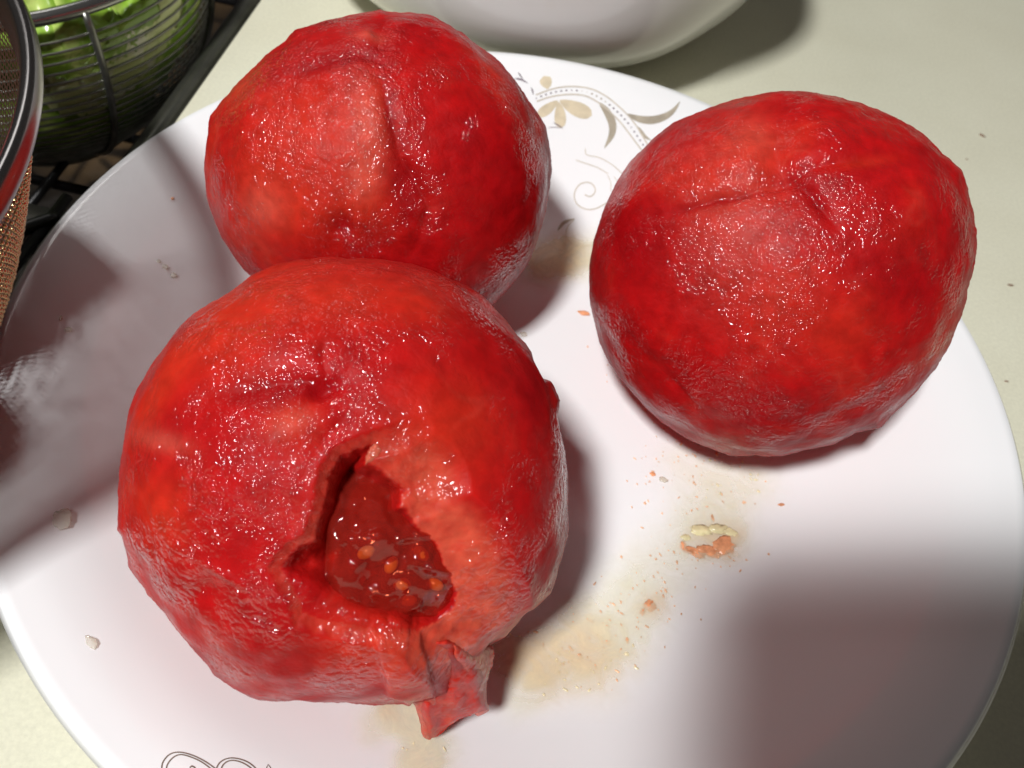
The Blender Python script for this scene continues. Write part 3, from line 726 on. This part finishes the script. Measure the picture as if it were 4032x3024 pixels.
def scatter(paths, lo_s, hi_s):
    out = []
    for (cu, cv, su, sv, n) in paths:
        for _ in range(n):
            out.append((random.gauss(cu, su), random.gauss(cv, sv), random.uniform(lo_s, hi_s)*(1 if random.random() > .12 else 1.8), random.uniform(1.0, 2.8), random.gauss(-.9, .5)))
    return out
flake_mesh(scatter([(2650, 1780, 90, 90, 36), (2800, 1900, 120, 90, 34), (2580, 1900, 70, 90, 16), (2640, 2250, 80, 80, 30), (2480, 2400, 110, 70, 46), (2330, 2560, 120, 70, 46), (2800, 2190, 90, 40, 26), (2330, 1440, 40, 60, 5)], .00007, .00030), M_FLAKE,
           'pulp_flakes', 'tiny orange pulp flakes scattered across the juice between the tomatoes')
flake_mesh(scatter([(2900, 1880, 110, 60, 16), (2280, 2600, 110, 60, 26), (2230, 2690, 70, 40, 10), (1640, 2880, 70, 70, 8)], .00008, .00034), M_FLAKEY,
           'pulp_flakes', 'tiny pale yellow pulp flakes lying in the juice')
def wet_material():
    m, nt, p = new_mat('clear_juice'); out = nt.nodes['Material Output']
    p.inputs['Base Color'].default_value = (.84, .80, .74, 1); p.inputs['Roughness'].default_value = .06; p.inputs['Coat Weight'].default_value = 1
    tr = node(nt, 'ShaderNodeBsdfTransparent'); tr.inputs[0].default_value = (.97, .95, .9, 1)
    mx = node(nt, 'ShaderNodeMixShader'); mx.inputs[0].default_value = .35
    link(nt, tr.outputs[0], mx.inputs[1]); link(nt, p.outputs[0], mx.inputs[2]); link(nt, mx.outputs[0], out.inputs['Surface'])
    return m
M_WET = wet_material()
def clump(name, items, label, cat, mat_list):
    root = empty(name); tag(root, label, cat)
    for k, (pn, uv, size, mi, rot) in enumerate(items):
        V, Fc = ico(3); V = V*(1+.7*noise(V*1.5+k*3.1)[:, None]+.35*noise(V*3.5+k)[:, None])*np.asarray(size)
        V = V@np.array(Matrix.Rotation(rot, 3, 'Z')).T; c = on_plate(*uv); V[:, 2] *= .45; V = V+c+np.array([0, 0, size[2]*.05+.0002])
        mesh_obj(pn, V, Fc, mat_list[mi], root)
    return root
clump('pulp_clump', [('gel_bead', (2700, 2118), (.0011, .0009, .0007), 1, .2), ('gel_bead', (2760, 2092), (.0032, .0016, .0010), 1, .2), ('gel_bead', (2830, 2086), (.0030, .0015, .0010), 1, .1), ('gel_bead', (2880, 2100), (.0020, .0012, .0008), 1, -.3),
                     ('pulp_shred', (2855, 2150), (.0030, .0023, .0009), 0, .6), ('pulp_shred', (2800, 2172), (.0036, .0015, .0006), 0, -.1), ('pulp_shred', (2735, 2176), (.0030, .0011, .0004), 0, -.2), ('pulp_shred', (2690, 2150), (.0008, .0012, .0003), 0, .2)],
      'glistening clump of yellow gel and orange pulp in the middle of the juice', 'pulp', [M_PULP, M_PULPY])
clump('pulp_bit', [('pulp_shred', (2570, 1868), (.0007, .0006, .0004), 0, 0), ('gel_bead', (2610, 1890), (.0012, .0008, .0003), 1, 0)], 'small wet pulp bit just below the left corner of the right tomato', 'pulp', [M_PULP, M_WET])
clump('pulp_bit', [('pulp_shred', (2300, 1234), (.0016, .0009, .0005), 0, 0)], 'orange pulp bit on bare plate left of the right tomato', 'pulp', [M_PULP])
clump('pulp_bit', [('pulp_shred', (3076, 1988), (.0008, .0004, .0003), 0, .3)], 'lone orange pulp speck on clean plate below the right tomato', 'pulp', [M_PULP])
clump('pulp_bit', [('pulp_shred', (2560, 2385), (.0013, .0014, .0004), 0, .3), ('pulp_shred', (2530, 2410), (.0009, .0006, .0003), 0, 1.3)], 'orange pulp smear halfway between the glistening clump and the torn tomato', 'pulp', [M_PULP])
clump('pulp_bit', [('pulp_shred', (680, 783), (.0004, .0005, .0003), 0, .3)], 'red pulp speck on the plate left of the back tomato', 'pulp', [M_PULP])
clump('juice_drop', [('bead', (650, 1052), (.0011, .0007, .0006), 0, -.5), ('bead', (625, 1030), (.0007, .0005, .0004), 0, -.5), ('bead', (683, 1085), (.0011, .0008, .0006), 0, -.6)], 'whitish wet streak on the plate left of the two stacked tomatoes', 'drop', [M_WET])
clump('juice_drop', [('bead', (268, 1300), (.0010, .0007, .0005), 0, .1), ('bead', (240, 1255), (.0004, .0008, .0003), 0, .3)], 'small bright drop on the left wall of the plate', 'drop', [M_WET])
clump('juice_drop', [('bead', (240, 2050), (.0021, .0024, .0010), 0, .1)], 'larger cloudy drop on the shaded left wall of the plate', 'drop', [M_WET])
clump('juice_drop', [('bead', (362, 2532), (.0014, .0008, .0006), 0, -.5)], 'oval drop on the shaded lower left wall of the plate', 'drop', [M_WET])
clump('juice_drop', [('bead', (2062, 1318), (.0009, .0009, .0007), 0, 0)], 'clear bead touching the right shoulder of the torn tomato', 'drop', [M_WET])

# crumbs on the counter
M_CRUMB = simple('crumb', (.26, .17, .12), .7, 0, .3, 900)
for (u, v, s, lb) in ((3866, 535, .0009, 'elongated brown crumb on the counter at the upper right'), (3978, 1124, .0007, 'small brown crumb on the counter right of the whole tomato'),
                      (3962, 1502, .0005, 'tiny brown crumb on the counter close to the right plate rim'), (3806, 628, .0004, 'faint tiny crumb on the counter just off the right tomato')):
    V, Fc = ico(2); V = V*(1+.35*noise(V*2+u)[:, None])*np.array([s*1.6, s*.6, s*.5]); V = V@np.array(Matrix.Rotation(-.6 if v < 600 else .1, 3, 'Z')).T
    c = on_z(np.float64(u), np.float64(v), COUNTER_Z); tag(mesh_obj('crumb', V+c+np.array([0, 0, s*.3]), Fc, M_CRUMB), lb, 'crumb', 'crumbs on the counter')

# ------------------------------------------------------------------ white bowl behind
bowl = empty('bowl'); tag(bowl, 'white petal shaped glass bowl behind the plate, cut by the top edge', 'bowl')
prof = resample([(0, .004), (.046, .003), (.049, 0), (.053, 0), (.056, .002), (.066, .006), (.079, .0145), (.0885, .027), (.0945, .046), (.099, .075), (.1005, .076), (.1005, .074), (.092, .046), (.085, .028), (.074, .0155), (.055, .008), (0, .0065)], 90)
V, Fc = lathe(prof, 160)
a = np.arctan2(V[:, 1], V[:, 0]); rr = np.hypot(V[:, 0], V[:, 1]); k = 1-.022*sstep(.06, .09, rr)*np.sin(a*4+V[:, 2]*14+.4)**2
V[:, 0] *= k; V[:, 1] *= k
V[:, :2] *= 1.05; V = V+np.array([-.0350, .2215, COUNTER_Z])
mesh_obj('shell', V, Fc, simple('bowl_glass', (.73, .73, .71), .07, 0, 0, 1), bowl)

# ------------------------------------------------------------------ wire basket with lettuce
OB = CAM+ray(-20., -180.)*.38; RB = .0725
basket = empty('wire_basket'); tag(basket, 'steel wire basket holding green lettuce at the upper left', 'basket')
M_WIRE = simple('steel_wire', (.22, .22, .20), .30, .85, .25, 200)
def sq(lat):   # slightly squat bowl
    return RB*math.cos(lat), OB[2]+RB*1.0*math.sin(lat)
lats = np.radians(np.concatenate([np.linspace(6.0, -66, 27)]))
for la in lats:
    r, z = sq(la); th = np.linspace(0, 2*math.pi, 72, endpoint=False)
    P = np.stack([OB[0]+r*np.cos(th), OB[1]+r*np.sin(th), np.full(72, z)], 1)
    V, Fc = tube(P, .00046, 6, True); mesh_obj('wire_ring', V, Fc, M_WIRE, basket)
r, z = sq(math.radians(12.2)); th = np.linspace(0, 2*math.pi, 72, endpoint=False)
V, Fc = tube(np.stack([OB[0]+r*np.cos(th), OB[1]+r*np.sin(th), np.full(72, z)], 1), .0024, 10, True); mesh_obj('rim', V, Fc, simple('steel_rim', (.34, .34, .33), .22, .95), basket)
h0 = CAM+ray(420., 300.)*0
qh = ray(400., 260.); bq = qh@(CAM-OB); P0 = CAM+qh*(-bq-math.sqrt(bq*bq-((CAM-OB)@(CAM-OB)-RB*RB)))
az0 = math.atan2(P0[1]-OB[1], P0[0]-OB[0])
for k in range(7):
    az = az0+2*math.pi*k/7; P = []
    for la in np.radians(np.linspace(12, -84, 26)):
        r, z = sq(la); r += .0012*math.cos(la); P.append((OB[0]+r*math.cos(az), OB[1]+r*math.sin(az), z-.0012*abs(math.sin(la))))
    V, Fc = tube(np.array(P), .0013, 8); mesh_obj('rib', V, Fc, M_WIRE, basket)
r, z = sq(math.radians(-66)); V, Fc = tube(np.stack([OB[0]+r*np.cos(th), OB[1]+r*np.sin(th), np.full(72, z-.003)], 1), .0022, 8, True); mesh_obj('foot_ring', V, Fc, M_WIRE, basket)

def leaf_material(name, c0, c1):
    m, nt, p = new_mat(name); tc = node(nt, 'ShaderNodeTexCoord')
    at = node(nt, 'ShaderNodeAttribute', attribute_name='rib')
    nz = node(nt, 'ShaderNodeTexNoise', i_Scale=70.0, i_Detail=4.0, i_Distortion=.6); link(nt, tc.outputs['Object'], nz.inputs['Vector'])
    ad = node(nt, 'ShaderNodeMath', operation='MULTIPLY_ADD', use_clamp=True); ad.inputs[1].default_value = .8; link(nt, nz.outputs[0], ad.inputs[0])
    link(nt, at.outputs['Fac'], ad.inputs[2])
    rp = node(nt, 'ShaderNodeValToRGB'); link(nt, ad.outputs[0], rp.inputs[0])
    rp.color_ramp.elements[0].position = .3; rp.color_ramp.elements[0].color = (*c0, 1); rp.color_ramp.elements[1].position = .85; rp.color_ramp.elements[1].color = (*c1, 1)
    link(nt, rp.outputs[0], p.inputs['Base Color']); p.inputs['Roughness'].default_value = .35
    p.inputs['Coat Weight'].default_value = .4
    return m
M_LF = [leaf_material('lettuce_green', (.26, .46, .04), (.72, .84, .26)), leaf_material('lettuce_heart', (.70, .78, .34), (.95, .95, .80)), leaf_material('lettuce_dark', (.04, .12, .012), (.22, .42, .05))]
lettuce = empty('lettuce'); tag(lettuce, 'torn green and pale lettuce leaves inside the wire basket', 'lettuce')
def leaf(uv, inset, size, mi, rot, seed, curl=.5):
    """a crumpled leaf lying against the inside of the basket wall"""
    q = ray(*uv); bq = q@(CAM-OB); rr = RB-inset; dsc = bq*bq-((CAM-OB)@(CAM-OB)-rr*rr)
    c = CAM+q*(-bq-math.sqrt(max(dsc, 0))); nrm = c-OB; nrm /= np.linalg.norm(nrm); nrm = nrm*.8+np.array([-.1, -.25, .8])*(.9 if mi < 2 else .2); nrm /= np.linalg.norm(nrm)
    a = np.cross(nrm, [0, 0, 1.]); a /= np.linalg.norm(a); b = np.cross(nrm, a)
    cr_, sr_ = math.cos(rot), math.sin(rot); a, b = a*cr_+b*sr_, -a*sr_+b*cr_
    n = 34; U, Vv = np.meshgrid(np.linspace(-1, 1, n), np.linspace(-1, 1, n)); U = U.ravel(); Vv = Vv.ravel()
    d2 = np.sqrt(U*U+Vv*Vv); k = np.maximum(np.abs(U), np.abs(Vv))/np.maximum(d2, 1e-6); x, y = U*k, Vv*k      # disc
    edge = 1+.22*noise(np.stack([x*3+seed, y*3, 0*x], 1))+.12*noise(np.stack([x*8+seed, y*8, 0*x], 1)); x, y = x*edge, y*edge
    w = size*(curl*-.45*(x*x+.5*y*y)+.30*noise(np.stack([x*1.9+seed, y*1.9, 0*x+2], 1))+.14*noise(np.stack([x*5+seed, y*5, 0*x+5], 1)))
    P = c+(a[None]*x[:, None]+b[None]*y[:, None]*1.25)*size+nrm[None]*w[:, None]
    dd = P-OB; L = np.linalg.norm(dd, axis=1); lim = RB-.0022-.0004*np.abs(noise(P*300)); P = OB+dd*np.minimum(1, lim/L)[:, None]
    rib = np.exp(-(x/.18)**2)*.45-.15; vein = .15*sstep(.85, 1, 1-np.abs(noise(np.stack([x*2.5+seed, y*4, 0*x+9], 1)))*2)
    back = P-nrm*.0007
    Fc = [(j*n+i, j*n+i+1, (j+1)*n+i+1, (j+1)*n+i) for j in range(n-1) for i in range(n-1)]; N = n*n
    Fc = Fc+[tuple(i+N for i in f[::-1]) for f in Fc]
    bd = [i for i in range(n)]+[j*n+n-1 for j in range(1, n)]+[(n-1)*n+i for i in range(n-2, -1, -1)]+[j*n for j in range(n-2, 0, -1)]
    Fc += [(p_, q_, q_+N, p_+N) for p_, q_ in zip(bd, bd[1:]+bd[:1])]
    mesh_obj('leaf', np.concatenate([P, back]), Fc, M_LF[mi], lettuce, colors={'rib': np.tile(rib+vein, 2)})
for args in (((520, 130), .0025, .024, 1, .4, 1.3), ((430, 240), .0025, .020, 1, -.3, 4.4), ((370, 330), .0025, .017, 1, .9, 7.9), ((240, 90), .006, .018, 0, .2, 2.2), ((180, 200), .014, .022, 2, .7, 3.3),
             ((660, 110), .004, .018, 0, -.6, 6.1), ((560, 290), .004, .017, 0, .5, 9.4), ((330, 480), .004, .018, 0, -.2, 5.5), ((180, 480), .004, .018, 0, .6, 8.1), ((700, 10), .005, .020, 0, 1.0, 12.2),
             ((420, 20), .006, .020, 0, -.5, 11.7), ((230, 380), .013, .022, 2, .2, 13.1), ((480, 420), .006, .016, 2, .3, 14.9), ((560, 180), .022, .026, 2, .3, 15.9), ((150, 20), .010, .020, 0, .3, 16.4), ((280, 600), .006, .02, 2, .1, 17.7)):
    leaf((float(args[0][0]), float(args[0][1])), *args[1:])

# ------------------------------------------------------------------ steel bowl with a mesh side at the far left
VC = np.array([-.1907, -.0578]); VR = .1010; VZ = .059
vessel = empty('sieve_bowl'); tag(vessel, 'bronze mesh sieve bowl with a polished steel rim at the left edge', 'sieve')
def mesh_material():
    m, nt, p = new_mat('bronze_mesh'); out = nt.nodes['Material Output']
    p.inputs['Base Color'].default_value = (.16, .10, .065, 1); p.inputs['Metallic'].default_value = .8; p.inputs['Roughness'].default_value = .45
    sins = []
    for nm in ('warp', 'weft'):
        a = node(nt, 'ShaderNodeAttribute', attribute_name=nm); k = node(nt, 'ShaderNodeMath', operation='SINE'); link(nt, a.outputs['Fac'], k.inputs[0]); sins.append(k)
    mn = node(nt, 'ShaderNodeMath', operation='MINIMUM'); link(nt, sins[0].outputs[0], mn.inputs[0]); link(nt, sins[1].outputs[0], mn.inputs[1])
    gt = node(nt, 'ShaderNodeMath', operation='LESS_THAN'); gt.inputs[1].default_value = -.30; link(nt, mn.outputs[0], gt.inputs[0])
    inv = node(nt, 'ShaderNodeMath', operation='ADD', use_clamp=True); inv.inputs[1].default_value = 0.0; link(nt, gt.outputs[0], inv.inputs[0])
    tr = node(nt, 'ShaderNodeBsdfTransparent'); mx = node(nt, 'ShaderNodeMixShader')
    link(nt, inv.outputs[0], mx.inputs[0]); link(nt, tr.outputs[0], mx.inputs[1]); link(nt, p.outputs[0], mx.inputs[2]); link(nt, mx.outputs[0], out.inputs['Surface'])
    return m
vp = [(VR-.003, VZ-.006), (VR-.007, VZ-.020), (VR-.018, VZ-.045), (VR-.036, VZ-.074), (VR-.052, -.0425)]
VS = resample(vp, 60); NA = 500
V, Fc = lathe(VS, NA); V[:, :2] += VC
row = np.repeat(np.arange(60), NA); col_ = np.tile(np.arange(NA), 60)
mesh_obj('mesh_wall', V, Fc, mesh_material(), vessel, colors={'warp': np.where(col_ == 0, 0, col_)*2*math.pi*400/NA, 'weft': row*2*math.pi*70/60})
M_STEEL = simple('polished_steel', (.27, .26, .26), .24, 1.0, .08, 60)
rimp = resample([(VR-.004, VZ-.0075), (VR-.0008, VZ-.006), (VR+.0008, VZ-.003), (VR+.0002, VZ), (VR-.0012, VZ+.0004), (VR-.0028, VZ-.0014), (VR-.0045, VZ-.0085)], 30)
V, Fc = lathe(rimp, 160); V[:, :2] += VC; mesh_obj('rim', V, Fc, M_STEEL, vessel)
V, Fc = lathe([(VR-.052, -.0425), (VR-.055, -.0445), (0, -.0445)], 120); V[:, :2] += VC; mesh_obj('base', V, Fc, M_STEEL, vessel)
# raised dots of the woven mesh, only the side that faces the plate
V = []; Fc = []; oV, oF = ico(1); rows = 46
for i in range(rows):
    s = i/(rows-1); r = np.interp(s, np.linspace(0, 1, 60), VS[:, 0]); z = np.interp(s, np.linspace(0, 1, 60), VS[:, 1])
    for j in range(110):
        an = -.95+1.45*(j+.5*(i % 2))/110
        c = np.array([VC[0]+(r+.0001)*math.cos(an), VC[1]+(r+.0001)*math.sin(an), z]); k = len(V)*0+len(V)
        sc = .00042*(.75+.6*random.random()); V += [tuple(c+p_*np.array([sc, sc, sc*1.3])) for p_ in oV]; Fc += [[x+k for x in f] for f in oF]
dots = mesh_obj('mesh_knots', V, Fc, simple('gold_knots', (.75, .55, .28), .22, .95), vessel); dots['kind'] = 'stuff'
skins = empty('tomato_skins'); tag(skins, 'heap of red tomato skins inside the mesh sieve bowl at the left edge', 'tomato skins')
M_SKIN = simple('tomato_skin', (.50, .018, .02), .22, 0, .3, 60, coat=.6)
for k in range(9):
    an = -.5+k*.24; r = .064+.010*math.sin(k*2.1)
    V, Fc = ico(4); V = V*(1+.3*noise(V*1.4+k*5)[:, None]+.1*noise(V*4+k)[:, None])*np.array([.020, .018, .011]); V += np.array([VC[0]+r*.9*math.cos(an), VC[1]+r*.9*math.sin(an), VZ-.026])
    mesh_obj('skin', V, Fc, M_SKIN, skins)

# ------------------------------------------------------------------ drying rack left of the counter
M_BLACK = simple('black_wire', (.016, .015, .016), .35, .2)
M_SLAT = simple('grey_steel', (.30, .30, .285), .42, .55, .25, 60, bump=.0003, bump_scale=150)
rack = empty('drying_rack'); tag(rack, 'dark drying rack with grey steel slats and black wires between basket and plate', 'rack')
for y in (-.055, -.034, -.013, .008, .030):
    V, Fc = box(-.40, -.1490, y, y+.0165, -.046, -.043, .001); mesh_obj('slat', V, Fc, M_SLAT, rack)
for x in (-.158, -.184, -.211):
    V, Fc = tube(np.array([(x, -.08, -.0408), (x, .05, -.0408)]), .0018, 8); mesh_obj('wire', V, Fc, M_BLACK, rack)
P = resample([(-.156, .040, -.040), (-.165, .024, -.038), (-.162, .006, -.038), (-.1515, -.004, -.040)], 24)
V, Fc = tube(P, .0022, 8); mesh_obj('wire', V, Fc, M_BLACK, rack)
for y in (.062, .098, .134, .170, .21, .25):
    V, Fc = tube(np.array([(-.40, y, -.088), (-.1490, y, -.088)]), .0022, 8); mesh_obj('wire', V, Fc, M_BLACK, rack)
for x in (-.158, -.180, -.202):
    V, Fc = tube(np.array([(x, .045, -.0835), (x, .30, -.0835)]), .0018, 8); mesh_obj('wire', V, Fc, M_BLACK, rack)
V, Fc = box(-.178, -.150, .165, .30, -.082, -.079, .001); mesh_obj('side_panel', V, Fc, simple('panel_plum', (.05, .045, .05), .5), rack)

# ------------------------------------------------------------------ the phone that takes the picture (its shadow falls on the plate)
phone = empty('smartphone'); tag(phone, 'dark smartphone held over the plate, its soft shadow falling lower right', 'phone')
M_PHONE = simple('phone_glass', (.02, .02, .022), .15, 0, 0, 1, coat=.5)
def phone_part(name, x0, x1, y0, y1, z0, z1, bev, mat):
    V, Fc = box(x0, x1, y0, y1, z0, z1, bev); V = np.array(V)@CM.T+CAM
    return mesh_obj(name, V, Fc, mat, phone)
phone_part('case', -.008, .140, -.055, .022, .004, .0125, .003, M_PHONE)
phone_part('screen', -.005, .137, -.052, .019, .0126, .0130, .0001, simple('screen_glass', (.01, .01, .012), .05))
